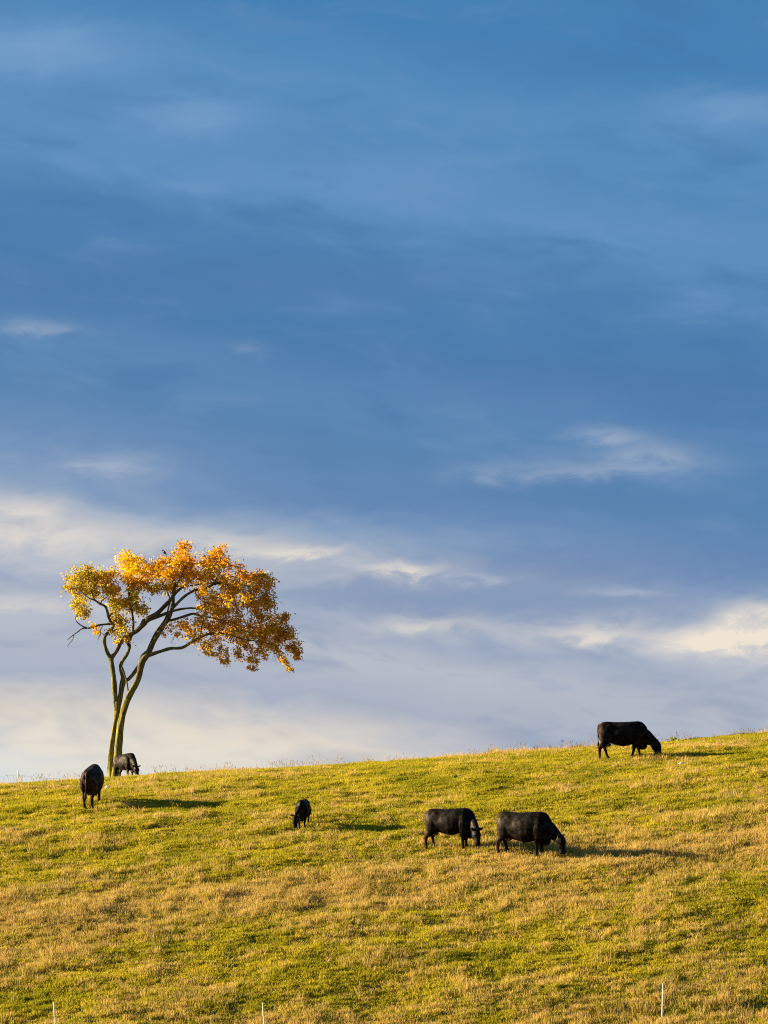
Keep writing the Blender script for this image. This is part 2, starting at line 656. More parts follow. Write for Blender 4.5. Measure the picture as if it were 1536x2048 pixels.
# ------------------------------------------------------------------ cows
def mat_hide(name, base, warm):
    m, nt, out = material(name)
    tc = nt.new('ShaderNodeTexCoord')
    p = tc.outputs['Object']
    n1 = nt.noise(p, 3.0, 4, 0.6)
    sx, sy, sz = split(nt, p)
    hair = nt.noise(nt.vec(nt.m('MULTIPLY', sx, 30.0), nt.m('MULTIPLY', sy, 30.0), nt.m('MULTIPLY', sz, 9.0)), 1.0, 3, 0.6)
    c = nt.mix(nt.maprange(n1, 0.42, 0.68), base, warm)
    c = nt.mix(nt.maprange(sx, -0.72, -0.94, 0.0, 0.8), c, (0.030, 0.013, 0.008, 1))   # brown tint on the haunches: low sun's orange rim light painted into the hide
    b = nt.new('ShaderNodeBsdfPrincipled')
    nt.l.new(c, b.inputs['Base Color'])
    nt.put(b.inputs['Roughness'], nt.maprange(hair, 0.3, 0.7, 0.5, 0.72))
    coat = nt.noise(p, 5.5, 3, 0.6)
    nt.put(b.inputs['Specular IOR Level'], nt.maprange(coat, 0.38, 0.70, 0.02, 0.17))
    b.inputs['Sheen Weight'].default_value = 0.015
    b.inputs['Sheen Roughness'].default_value = 0.4
    b.inputs['Sheen Tint'].default_value = (0.55, 0.36, 0.25, 1)
    bump = nt.new('ShaderNodeBump')
    bump.inputs['Strength'].default_value = 0.25
    bump.inputs['Distance'].default_value = 0.012
    nt.l.new(hair, bump.inputs['Height'])
    nt.l.new(bump.outputs[0], b.inputs['Normal'])
    nt.l.new(b.outputs[0], out.inputs[0])
    return m


def mat_plain(name, col, rough=0.6, spec=0.3, bump=0.0, scale=20, var=0.15):
    m, nt, out = material(name)
    tc = nt.new('ShaderNodeTexCoord')
    n = nt.noise(tc.outputs['Object'], scale, 3, 0.6)
    c = nt.mix(nt.maprange(n, 0.3, 0.7), (*[v * (1 - var) for v in col], 1), (*[min(1, v * (1 + var)) for v in col], 1))
    b = nt.new('ShaderNodeBsdfPrincipled')
    nt.l.new(c, b.inputs['Base Color'])
    b.inputs['Roughness'].default_value = rough
    b.inputs['Specular IOR Level'].default_value = spec
    if bump:
        bp = nt.new('ShaderNodeBump')
        bp.inputs['Strength'].default_value = bump
        bp.inputs['Distance'].default_value = 0.01
        nt.l.new(n, bp.inputs['Height'])
        nt.l.new(bp.outputs[0], b.inputs['Normal'])
    nt.l.new(b.outputs[0], out.inputs[0])
    return m


HIDE = mat_hide('black_hide', (0.0026, 0.0022, 0.0022, 1), (0.009, 0.0050, 0.0035, 1))
HIDE_BROWN = mat_hide('brown_black_hide', (0.006, 0.004, 0.0035, 1), (0.014, 0.008, 0.0055, 1))
HOOF = mat_plain('hoof_horn', (0.012, 0.010, 0.009), 0.7, 0.1)
EYE = mat_plain('eye', (0.004, 0.004, 0.004), 0.1, 0.5)
UDDER = mat_plain('udder_skin', (0.07, 0.04, 0.032), 0.6)
NOSE = mat_plain('muzzle_skin', (0.008, 0.007, 0.007), 0.55, 0.15)


def cow(x, y, heading, scale, legs, head_yaw, label, hide=None, belly=1.0, body_len=1.0, drop=0.0, udder=True, tail_swing=0.0, cat='cow', pitch=0.4):
    """a grazing cow; local +X is forward. legs: forward swing in metres of (near hind, far hind, near fore, far fore)"""
    hide = hide or HIDE
    h = R(heading)
    sx, sy = ground_frame(x, y)
    fwd = sx * math.cos(h) + sy * math.sin(h)
    lat = -sx * math.sin(h) + sy * math.cos(h)
    rot = Euler((math.atan(lat) * 0.15, -math.atan(fwd) * pitch, h), 'XYZ')
    root = empty('cow', (x, y, gz(x, y)), rot)
    root.scale = (scale,) * 3
    tag(root, label, cat, 'black cattle grazing on the hill')
    LIFT = 0.07
    M = Matrix.Translation((x, y, gz(x, y))) @ rot.to_matrix().to_4x4() @ Matrix.Diagonal((scale, scale, scale, 1))
    Mi = M.inverted()
    OX = -0.95                       # centre the body on the origin

    def ground_local(lx, ly):
        w = M @ Vector((lx, ly, 0))
        for _ in range(3):
            q = Mi @ Vector((w.x, w.y, gz(w.x, w.y)))
            w = M @ Vector((lx, ly, q.z))
        return (Mi @ Vector((w.x, w.y, gz(w.x, w.y)))).z

    parts = []
    T = [(0.00, 1.10, 0.84, 0.10), (0.045, 1.22, 0.66, 0.20), (0.14, 1.285, 0.56, 0.255), (0.30, 1.30, 0.50, 0.285), (0.48, 1.285, 0.455, 0.305),
         (0.68, 1.27, 0.385, 0.345), (0.92, 1.27, 0.325, 0.375), (1.14, 1.28, 0.365, 0.365), (1.32, 1.295, 0.43, 0.325), (1.50, 1.305, 0.42, 0.285),
         (1.64, 1.275, 0.375, 0.235), (1.76, 1.19, 0.365, 0.18), (1.85, 1.08, 0.42, 0.13)]
    rings = []
    for X, zt, zb, w in T:
        zt, zb = zt + LIFT, zb + LIFT
        zb = zt - (zt - zb) * (belly if 0.3 < X < 1.4 else (1 + belly) / 2)
        cz = zb + (zt - zb) * 0.55
        rings.append(frame_ring((X * body_len + OX, 0, cz), (1, 0, 0), (0, 1, 0), w * (0.5 + 0.5 * belly), zt - cz, cz - zb, 28, 2.2))
    parts.append(loft(rings))
    xo = OX + 1.85 * (body_len - 1)
    dz = drop

    def nb(px, pz, py=0.0):
        px = px + 0.06 * min(max((px - 1.7) / 0.4, 0), 1)
        """bend of the neck: sideways swing and drop grow towards the head"""
        s = min(max((px - 1.5) / 0.65, 0), 1)
        a = R(head_yaw) * s
        qx, qy = px - 1.5, py
        return Vector((1.5 + qx * math.cos(a) - qy * math.sin(a) + xo, qx * math.sin(a) + qy * math.cos(a), pz + LIFT * (1 - 0.75 * s) - dz * s))
    yaw = R(head_yaw)
    hs = (-math.sin(yaw), math.cos(yaw), 0)
    # neck: deep where it leaves the shoulder, slimmer at the throat
    neck = [((1.40, 0.86), 0.24, 0.42), ((1.64, 0.82), 0.20, 0.385), ((1.82, 0.775), 0.16, 0.29), ((1.98, 0.69), 0.13, 0.205), ((2.10, 0.60), 0.115, 0.16)]
    parts.append(tube([(nb(*c), w, r) for c, w, r in neck], hs, 18, 2.2))
    # head: poll, forehead, eyes, bridge, muzzle
    head = [((2.06, 0.70), 0.07, 0.07), ((2.09, 0.63), 0.108, 0.145), ((2.115, 0.54), 0.122, 0.180), ((2.145, 0.44), 0.122, 0.180), ((2.18, 0.34), 0.102, 0.145),
            ((2.205, 0.25), 0.090, 0.118), ((2.22, 0.18), 0.092, 0.108), ((2.23, 0.12), 0.088, 0.098), ((2.235, 0.085), 0.06, 0.06)]
    parts.append(tube([(nb(*c), w * 1.10, r * 1.08) for c, w, r in head], hs, 18, 2.3))
    # brow ridges over the eyes
    for s in (-1, 1):
        parts.append(ellipsoid(nb(2.215, 0.485, s * 0.098), (0.045, 0.038, 0.05), 10, 7))
    # ears: cupped leaves held out sideways
    for s in (-1, 1):
        base = nb(2.12, 0.645, s * 0.075)
        d = Vector((0.42, s * 0.80, 0.42))
        d = Vector((d.x * math.cos(yaw) - d.y * math.sin(yaw), d.x * math.sin(yaw) + d.y * math.cos(yaw), d.z)).normalized()
        L = 0.22
        ear = [(base, 0.022, 0.028), (base + d * L * 0.25, 0.022, 0.05), (base + d * L * 0.5, 0.02, 0.062), (base + d * L * 0.8, 0.018, 0.045), (base + d * L, 0.012, 0.016)]
        parts.append(tube(ear, (math.cos(yaw), math.sin(yaw), -0.2), 12, 2.0))
    # hooks, pins, shoulder and dewlap swell the outline
    bl = body_len
    for s in (-1, 1):
        parts.append(ellipsoid((0.42 * bl + OX, s * 0.185, 1.175 + LIFT), (0.17, 0.09, 0.10), 12, 8))
        parts.append(ellipsoid((0.03 * bl + OX, s * 0.11, 1.13 + LIFT), (0.07, 0.055, 0.07), 10, 7))
        parts.append(ellipsoid((1.46 * bl + OX, s * 0.225, 0.84 + LIFT), (0.20, 0.12, 0.36), 14, 10))
        parts.append(ellipsoid((0.25 * bl + OX, s * 0.17, 0.80 + LIFT), (0.25, 0.15, 0.32), 14, 10))
    parts.append(ellipsoid((1.66 * bl + OX, 0, 0.50), (0.19, 0.10, 0.14), 12, 8))
    parts.append(ellipsoid((1.50 * bl + OX, 0, 1.215 + LIFT), (0.22, 0.10, 0.085), 12, 8))
    # tail
    ts = tail_swing
    zl = LIFT
    tail = [((0.12 + OX, 0, 1.26 + zl), 0.05, 0.04), ((0.02 + OX, 0, 1.265 + zl), 0.042, 0.04), ((-0.02 + OX, ts * .1, 1.19 + zl), 0.036, 0.036), ((-0.03 + OX, ts * .3, 1.0 + zl), 0.031, 0.031),
            ((-0.025 + OX, ts * .6, 0.75 + zl), 0.027, 0.027), ((-0.02 + OX, ts * .85, 0.58 + zl), 0.025, 0.025)]
    parts.append(tube(tail, (0, 1, 0), 10, 2))
    # legs
    hoof_at = []
    for k, (s, hind) in enumerate(((-1, True), (1, True), (-1, False), (1, False))):
        f = legs[k]
        if hind:
            ly = s * 0.17
            pts = [((0.25, 0.88), 0.13, 0.25, 0), ((0.25, 0.72), 0.12, 0.215, .12), ((0.21, 0.59), 0.092, 0.15, .35), ((0.135, 0.49), 0.068, 0.095, .55),
                   ((0.09, 0.43), 0.058, 0.075, .65), ((0.105, 0.30), 0.049, 0.054, .8), ((0.12, 0.17), 0.048, 0.051, .93), ((0.13, 0.115), 0.055, 0.06, .97), ((0.165, 0.055), 0.05, 0.054, 1)]
        else:
            ly = s * 0.155
            pts = [((1.47, 0.82), 0.11, 0.21, 0), ((1.43, 0.64), 0.095, 0.155, .1), ((1.41, 0.51), 0.078, 0.105, .3), ((1.41, 0.41), 0.062, 0.072, .5),
                   ((1.42, 0.35), 0.060, 0.067, .6), ((1.415, 0.26), 0.047, 0.051, .75), ((1.41, 0.16), 0.047, 0.05, .92), ((1.415, 0.11), 0.053, 0.058, .96), ((1.445, 0.055), 0.05, 0.054, 1)]
        hx = pts[-1][0][0] * bl + OX + f
        g = ground_local(hx, ly)
        path = []
        for (px, pz), w, r, q in pts:
            inward = 0.86 + 0.14 * (1 - q)
            path.append((Vector((px * bl + OX + f * q, ly * inward, pz + LIFT * (1 - q) + g * q)), w * (1 + .04 * q), r * (1 + .04 * q)))
        parts.append(tube(path, (0, 1, 0), 14, 2.1))
        hoof_at.append((hx + 0.01, ly * 0.86, g))
    body = remesh('body', parts, 0.016, 10, hide, root)
    # uneven muscle, so that the flank does not read as a smooth balloon
    me = body.data
    co = np.empty(len(me.vertices) * 3)
    me.vertices.foreach_get('co', co)
    no = np.empty(len(me.vertices) * 3)
    me.vertices.foreach_get('normal', no)
    co = co.reshape(-1, 3)
    no = no.reshape(-1, 3)
    hollow = -0.022 * np.exp(-(((co[:, 0] - (0.62 * bl + OX)) / 0.13) ** 2 + ((co[:, 2] - 1.12) / 0.14) ** 2)) * (np.abs(co[:, 1]) > 0.1)
    lump = 0.009 * np.sin(co[:, 0] * 6.3 + 1.0 + x) * np.sin(co[:, 2] * 7 + co[:, 1] * 6 + x)
    co += no * (hollow + lump * (co[:, 2] > 0.45))[:, None]
    me.vertices.foreach_set('co', co.ravel())
    me.update()
    # hooves, eyes, muzzle, tail switch, udder
    for hx, hy, g in hoof_at:
        v, f = tube([((hx - 0.035, hy, g + 0.075), 0.04, 0.045), ((hx + 0.0, hy, g + 0.04), 0.05, 0.06), ((hx + 0.02, hy, g - 0.01), 0.055, 0.07)], (0, 1, 0), 12, 2.4)
        mesh_obj('hoof', v, f, HOOF, root)
    for s in (-1, 1):
        c = nb(2.225, 0.47, s * 0.122)
        v, f = ellipsoid(c, (0.022, 0.022, 0.022), 10, 7)
        mesh_obj('eye', v, f, EYE, root)
    v, f = ellipsoid(nb(2.275, 0.125), (0.055, 0.066, 0.05), 12, 8)
    mesh_obj('muzzle', v, f, NOSE, root)
    sw = [((-0.02 + OX, ts * .85, 0.67), 0.025, 0.025), ((-0.02 + OX, ts * .95, 0.56), 0.05, 0.045), ((-0.015 + OX, ts, 0.46), 0.045, 0.04), ((-0.01 + OX, ts * 1.02, 0.35), 0.014, 0.014)]
    v, f = tube(sw, (0, 1, 0), 10, 2)
    mesh_obj('tail_switch', v, f, hide, root)
    if udder:
        v, f = join([ellipsoid((0.36 * bl + OX, 0, 0.56), (0.11, 0.09, 0.075), 14, 9)] +
                    [ellipsoid((0.38 * bl + OX + a * 0.05, b * 0.05, 0.465), (0.013, 0.013, 0.028), 8, 6) for a in (-1, 1) for b in (-1, 1)])
        mesh_obj('udder', v, f, UDDER, root)
    return root


cow(8.98, 131.2, -2, 0.98, (-0.10, 0.20, -0.14, 0.15), -4, 'large black cow grazing alone on the brow at the right, seen side-on against the sky', pitch=0.0)
cow(2.23, 115.9, -22, 0.93, (-0.09, 0.10, 0.02, 0.05), -38, 'black cow in the middle of the field with its face turned to the camera', tail_swing=0.03)
cow(4.60, 114.5, -24, 1.0, (-0.08, 0.12, -0.02, 0.07), -6, 'big-bellied black cow nearest the camera, nose in the dry grass', belly=1.06)
cow(-2.78, 120.1, -99, 0.68, (0.0, 0.08, 0.05, -0.06), -16, 'small black calf grazing with its head towards the camera', belly=0.88, body_len=0.82, udder=False, cat='calf', pitch=0.35)
cow(-10.50, 126.6, 83, 0.97, (-0.02, 0.03, 0.06, -0.04), 14, 'black cow seen from behind below the tree, its long shadow to the right', belly=1.12, tail_swing=0.06, pitch=0.85)
cow(-10.58, 143.6, -54, 0.76, (-0.03, 0.05, 0.03, -0.04), -8, 'brownish black young cow grazing right in front of the tree trunk', hide=HIDE_BROWN, belly=0.95, udder=False)


# ------------------------------------------------------------------ autumn tree
def mat_bark():
    m, nt, out = material('mossy_bark')
    tc = nt.new('ShaderNodeTexCoord')
    p = tc.outputs['Object']
    x, y, z = split(nt, p)
    furrow = nt.noise(nt.vec(nt.m('MULTIPLY', x, 14.0), nt.m('MULTIPLY', y, 14.0), nt.m('MULTIPLY', z, 3.5)), 1.0, 4, 0.65)
    patch = nt.noise(p, 1.7, 4, 0.6)
    moss = nt.m('ADD', nt.m('MULTIPLY', nt.m('SUBTRACT', patch, 0.5), 1.6), nt.maprange(z, 7.5, 0.5, 0.0, 1.0, False), clamp=True)
    bark = nt.mix(nt.maprange(furrow, 0.35, 0.65), (0.034, 0.028, 0.018, 1), (0.125, 0.10, 0.058, 1))
    green = nt.mix(nt.maprange(furrow, 0.35, 0.65), (0.06, 0.058, 0.011, 1), (0.24, 0.21, 0.034, 1))
    c = nt.mix(moss, bark, green)
    b = nt.new('ShaderNodeBsdfPrincipled')
    nt.l.new(c, b.inputs['Base Color'])
    b.inputs['Roughness'].default_value = 0.9
    b.inputs['Specular IOR Level'].default_value = 0.15
    bp = nt.new('ShaderNodeBump')
    bp.inputs['Strength'].default_value = 0.9
    bp.inputs['Distance'].default_value = 0.03
    nt.l.new(furrow, bp.inputs['Height'])
    nt.l.new(bp.outputs[0], b.inputs['Normal'])
    nt.l.new(b.outputs[0], out.inputs[0])
    return m


def mat_leaf():
    m, nt, out = material('autumn_leaves')
    at = nt.new('ShaderNodeAttribute')
    at.attribute_name = 'leaf_tint'
    c = at.outputs['Color']
    d = nt.new('ShaderNodeBsdfDiffuse')
    t = nt.new('ShaderNodeBsdfTranslucent')
    g = nt.new('ShaderNodeBsdfGlossy')
    g.inputs['Roughness'].default_value = 0.45
    g.inputs['Color'].default_value = (0.6, 0.6, 0.6, 1)
    nt.l.new(c, d.inputs['Color'])
    nt.l.new(c, t.inputs['Color'])
    mx = nt.new('ShaderNodeMixShader')
    mx.inputs[0].default_value = 0.62
    nt.l.new(d.outputs[0], mx.inputs[1])
    nt.l.new(t.outputs[0], mx.inputs[2])
    m2 = nt.new('ShaderNodeMixShader')
    m2.inputs[0].default_value = 0.015
    nt.l.new(mx.outputs[0], m2.inputs[1])
    nt.l.new(g.outputs[0], m2.inputs[2])
    nt.l.new(m2.outputs[0], out.inputs[0])
    return m


BARK = mat_bark()
LEAF = mat_leaf()
TS = 140.6        # drawing units per metre of the branch plan below (front elevation of the tree)


def tp(cx, cy, d=0.0):
    return Vector(((cx - 365) / TS, d, (1452 - cy) / TS))


def catmull(pts, sub=5):
    P = [np.array(p, float) for p in pts]
    P = [2 * P[0] - P[1]] + P + [2 * P[-1] - P[-2]]
    out = []
    for i in range(1, len(P) - 2):
        for k in range(sub):
            t = k / sub
            a, b, c, d = P[i - 1], P[i], P[i + 1], P[i + 2]
            out.append(0.5 * ((2 * b) + (-a + c) * t + (2 * a - 5 * b + 4 * c - d) * t * t + (-a + 3 * b - 3 * c + d) * t ** 3))
    out.append(P[-2])
    return out


def limb_mesh(plan, depth, n=12, sub=5, knob=0.10, seed=0):
    """plan: (x, y, half width) in drawing units; depth: metres towards (-) or away (+) at start, end"""
    k = len(plan)
    pts = []
    for i, (cx, cy, r) in enumerate(plan):
        t = i / (k - 1)
        dd = depth[0] + (depth[1] - depth[0]) * t
        v = tp(cx, cy, dd)
        slim = 0.86 if (cy < 720 and r < 16) else 0.97
        pts.append((v.x, v.y, v.z, r * slim / TS))
    cr = catmull(pts, sub)
    rr = random.Random(seed)
    ph = rr.uniform(0, 6)
    rings = []
    side = Vector((0.3, 1, 0.1))
    for i, q in enumerate(cr):
        a = cr[max(i - 1, 0)]
        b = cr[min(i + 1, len(cr) - 1)]
        tan = Vector(b[:3]) - Vector(a[:3])
        if tan.length < 1e-6:
            tan = Vector((0, 0, 1))
        rad = max(q[3], 0.006) * (1 + knob * math.sin(i * 0.9 + ph) * rr.uniform(0.3, 1))
        ring = frame_ring(q[:3], tan, side, rad, rad, rad, n, 2.0)
        c = Vector(q[:3])
        ring = [c + (v - c) * (1 + 0.09 * math.sin(3 * j * 6.283 / n + ph + i * 0.15) + 0.05 * math.sin(5 * j * 6.283 / n + i * 0.3)) for j, v in enumerate(ring)]
        rings.append(ring)
    return loft(rings), [(Vector(q[:3]), q[3]) for q in cr]


TRUNKS = [  # two leaning stems rising from one foot
    ([(340, 1530, 36), (348, 1480, 25), (352, 1440, 20), (347, 1385, 17), (350, 1320, 16.5), (357, 1240, 15), (368, 1160, 14), (380, 1090, 18), (385, 1045, 20), (382, 1000, 17)], (0.10, 0.05)),
    ([(384, 1530, 50), (381, 1480, 36), (382, 1440, 28), (390, 1370, 25), (394, 1290, 23.5), (400, 1210, 21.5), (410, 1130, 20), (428, 1050, 19.5), (450, 985, 19.5), (478, 930, 19), (503, 880, 18), (518, 825, 18),
      (528, 775, 20), (548, 738, 22), (566, 715, 20)], (-0.12, -0.25)),
]
LIMBS = [  # (plan, depth, how many leafy twigs it may carry)
    ([(384, 1050, 19), (374, 1000, 15.5), (367, 930, 15.5), (360, 850, 15.5), (350, 785, 15.5), (344, 742, 17)], (0.05, 0.15)),
    ([(384, 1050, 19), (396, 1000, 15), (407, 920, 16.5), (417, 860, 17), (408, 815, 15), (400, 785, 12), (412, 755, 11.5), (440, 710, 12), (450, 668, 12), (440, 645, 11), (462, 600, 9), (470, 520, 8), (452, 420, 8), (444, 360, 9), (438, 300, 6), (430, 220, 3)], (0.05, 0.6)),
    ([(344, 745, 15), (322, 708, 13), (306, 662, 12.5), (306, 622, 12), (322, 597, 10.5), (352, 568, 9.5), (362, 548, 9), (345, 532, 9), (332, 500, 8.5), (322, 460, 8.5), (310, 440, 8), (280, 425, 7), (250, 405, 6), (220, 395, 4), (190, 370, 3), (150, 330, 2)], (0.15, -0.7)),
    ([(344, 742, 14), (376, 698, 13), (402, 645, 14), (440, 606, 16), (490, 577, 15), (522, 545, 16), (545, 514, 19), (600, 482, 16), (642, 440, 14), (690, 386, 12.5), (722, 340, 11), (770, 302, 8.5), (830, 250, 6), (880, 190, 4.5), (940, 130, 3)], (0.15, 0.9)),
    ([(545, 516, 14), (612, 492, 12), (680, 462, 10), (742, 442, 8), (800, 432, 6.5), (838, 430, 6), (872, 412, 5), (930, 400, 3.5), (1010, 390, 2)], (0.3, 1.6)),
    ([(562, 725, 19), (600, 652, 15), (640, 582, 15), (680, 522, 14.5), (702, 470, 13), (713, 420, 11.5), (713, 372, 11), (720, 330, 9.5), (722, 300, 8), (700, 250, 6), (690, 195, 5), (700, 140, 3)], (-0.25, -0.5)),
    ([(548, 738, 14), (590, 722, 12), (640, 708, 11.5), (700, 692, 11), (770, 688, 10), (830, 655, 9.5), (880, 630, 8.5), (930, 611, 8), (1000, 608, 7), (1060, 620, 6), (1130, 645, 5), (1220, 660, 4), (1300, 680, 3), (1370, 730, 2)], (-0.25, -1.5)),
    ([(420, 880, 11), (450, 862, 10.5), (480, 828, 11), (512, 782, 11), (540, 735, 10), (562, 690, 8.5), (582, 640, 8), (612, 580, 7), (642, 540, 6.5), (664, 500, 6), (680, 442, 5.5), (690, 395, 5), (670, 340, 4), (640, 280, 3)], (0.15, 0.25)),
    ([(708, 455, 10), (760, 402, 9.5), (800, 370, 9), (850, 346, 9), (912, 336, 9), (952, 316, 8.5), (1000, 310, 7.5), (1050, 324, 6.5), (1130, 325, 5), (1200, 345, 3.5), (1260, 380, 2.5)], (-0.4, -1.1)),
    ([(684, 525, 9), (722, 515, 8.5), (782, 495, 8.5), (832, 480, 8), (872, 492, 6), (930, 500, 5), (1020, 520, 4), (1120, 545, 3), (1230, 560, 2)], (-0.3, 0.4)),
    ([(766, 306, 7), (822, 298, 6), (880, 288, 6), (930, 280, 5.5), (985, 262, 5), (1060, 235, 4), (1150, 225, 2.5)], (0.7, 1.5)),
    ([(720, 335, 7), (770, 250, 5), (790, 180, 4), (785, 100, 2.5)], (-0.45, -1.0)),
    ([(950, 318, 6), (985, 240, 4.5), (990, 160, 3.5), (985, 90, 2)], (-0.6, -0.3)),
    ([(352, 540, 8), (318, 542, 7), (275, 548, 6.5), (240, 562, 6.5), (212, 570, 5.5), (180, 572, 5), (150, 595, 4), (128, 612, 3.5), (95, 642, 2.2)], (0.0, -0.6)),
    ([(215, 570, 5), (185, 560, 4.5), (160, 545, 4), (142, 525, 3.2), (140, 505, 2.5), (150, 492, 1.8)], (-0.3, -0.5)),
    ([(132, 612, 3), (125, 640, 2.5), (110, 660, 2), (95, 682, 1.5)], (-0.5, -0.7)),
    ([(295, 552, 3.5), (285, 575, 3), (284, 605, 2.5), (268, 640, 1.5)], (-0.1, -0.3)),
    ([(332, 495, 7), (350, 470, 6), (355, 440, 6), (385, 420, 4.5), (420, 400, 3), (470, 380, 2)], (0.0, 0.8)),
    ([(285, 428, 5), (290, 400, 4), (320, 370, 3), (340, 300, 2)], (-0.3, 0.5)),
    ([(252, 408, 4.5), (240, 380, 4), (228, 345, 3.5), (210, 300, 2.5), (180, 250, 1.5)], (-0.45, -0.1)),
    ([(440, 360, 6), (480, 300, 4.5), (520, 250, 3.5), (560, 200, 2)], (0.45, 1.2)),
    ([(410, 800, 6), (425, 835, 5), (440, 880, 5), (450, 935, 5)], (-0.05, -0.15)),
    ([(878, 630, 5), (882, 580, 4), (890, 530, 3), (900, 480, 2)], (-0.7, -0.4)),
    ([(835, 345, 5), (870, 400, 4), (940, 440, 3.5), (1040, 450, 3), (1140, 450, 2)], (-0.6, -1.8)),
    ([(1000, 608, 5), (1100, 590, 4), (1200, 600, 3.5), (1300, 585, 3), (1390, 610, 2)], (-1.0, -0.3)),
    ([(625, 560, 6), (600, 600, 6), (585, 650, 5), (560, 705, 5)], (0.25, 0.1)),
]
BLOBS = '''105 258 40 28 g; 160 240 55 42 g; 230 235 55 45 g; 130 325 45 45 g; 200 315 55 48 g; 300 260 55 55 m; 338 228 32 32 m; 165 400 38 48 g; 158 455 26 30 g; 200 458 14 24 g;
280 330 55 42 g; 350 335 52 52 m; 390 390 48 44 g; 330 385 40 24 g; 425 130 46 32 y; 480 130 55 32 y; 440 190 52 42 y; 520 180 55 46 y; 570 200 55 46 o; 450 255 55 46 y; 500 270 46 46 y;
470 340 46 46 g; 450 415 46 36 g; 500 430 42 40 g; 536 470 18 24 g; 400 520 54 36 g; 380 482 38 32 g; 412 580 38 36 g; 450 622 18 16 y; 345 575 18 22 g; 236 535 20 18 o; 264 575 8 8 o; 375 630 8 14 y;
620 165 46 32 o; 640 230 55 55 o; 590 300 46 38 g; 640 335 36 30 g; 690 200 46 46 o; 740 125 44 40 r; 785 82 38 28 r; 800 150 55 46 r; 745 220 55 55 y; 700 285 55 42 y; 810 240 55 55 o; 790 300 36 26 o;
940 110 36 28 r; 990 85 30 28 r; 900 170 46 40 o; 960 170 55 46 r; 1030 195 46 38 r; 880 240 52 42 y; 960 250 55 46 y; 1040 262 55 46 y; 1110 215 46 42 r; 1185 240 40 36 r; 1245 270 44 38 r; 1272 315 40 42 r;
880 345 46 38 y; 950 385 55 46 y; 1030 355 55 46 o; 1110 335 55 46 o; 1190 335 55 46 o; 1268 385 42 46 r; 900 440 55 40 y; 980 460 55 46 y; 1060 440 55 46 o; 1140 420 55 46 o; 1220 440 55 46 o; 1285 440 30 38 r;
870 520 46 32 y; 800 560 40 30 o; 765 530 30 20 o; 850 600 46 36 y; 940 560 55 40 y; 1030 540 55 40 o; 1110 530 55 46 o; 1200 530 55 46 o; 1290 520 46 42 o; 1350 512 36 36 r; 1385 485 16 12 r; 905 660 32 32 y; 930 695 22 22 y;
985 640 32 22 o; 1060 600 46 32 o; 1130 610 46 32 y; 1220 600 55 38 o; 1300 590 55 42 o; 1370 570 40 42 r; 1380 620 46 38 o; 1420 660 36 32 o; 1452 690 20 20 o; 1455 725 9 16 o;
1000 690 18 24 o; 1022 722 10 28 y; 1000 766 9 14 y; 1032 766 10 9 y; 1092 690 15 30 r; 1112 730 8 20 r; 1140 645 26 22 y; 1180 700 16 28 r; 1168 755 11 26 o; 1206 760 9 30 o; 1168 796 12 8 r; 1192 800 10 8 r; 1250 712 22 16 o;
1290 650 36 26 o; 1335 650 34 26 o; 1345 712 14 18 y; 1366 745 10 18 y; 1386 778 8 18 y; 1406 812 6 16 y; 700 565 26 18 r; 740 605 14 12 r; 660 590 12 10 r; 1240 640 40 20 o; 985 720 7 16 o; 1035 745 7 18 y; 1095 720 8 18 r; 1150 690 8 22 o; 1175 735 9 24 o; 1212 725 8 24 o; 1225 690 12 14 o; 1265 735 8 10 o; 1300 690 12 14 y; 1325 690 12 14 o; 1420 700 14 18 o; 1440 730 8 14 r; 1390 690 12 16 o; 900 700 12 14 y; 945 720 8 10 y; 200 480 12 14 g; 170 480 14 14 g'''
TINTS = {'g': [(0.50, 0.39, 0.010), (0.62, 0.43, 0.010), (0.44, 0.36, 0.012), (0.66, 0.40, 0.010), (0.30, 0.28, 0.015)],
         'm': [(0.64, 0.43, 0.010), (0.72, 0.42, 0.010), (0.56, 0.32, 0.010)],
         'y': [(0.80, 0.52, 0.006), (0.75, 0.44, 0.006), (0.84, 0.58, 0.008), (0.66, 0.35, 0.006)],
         'o': [(0.82, 0.48, 0.005), (0.80, 0.42, 0.005), (0.86, 0.54, 0.006), (0.72, 0.35, 0.006)],
         'r': [(0.76, 0.39, 0.007), (0.68, 0.31, 0.007), (0.80, 0.46, 0.008), (0.54, 0.23, 0.009)]}


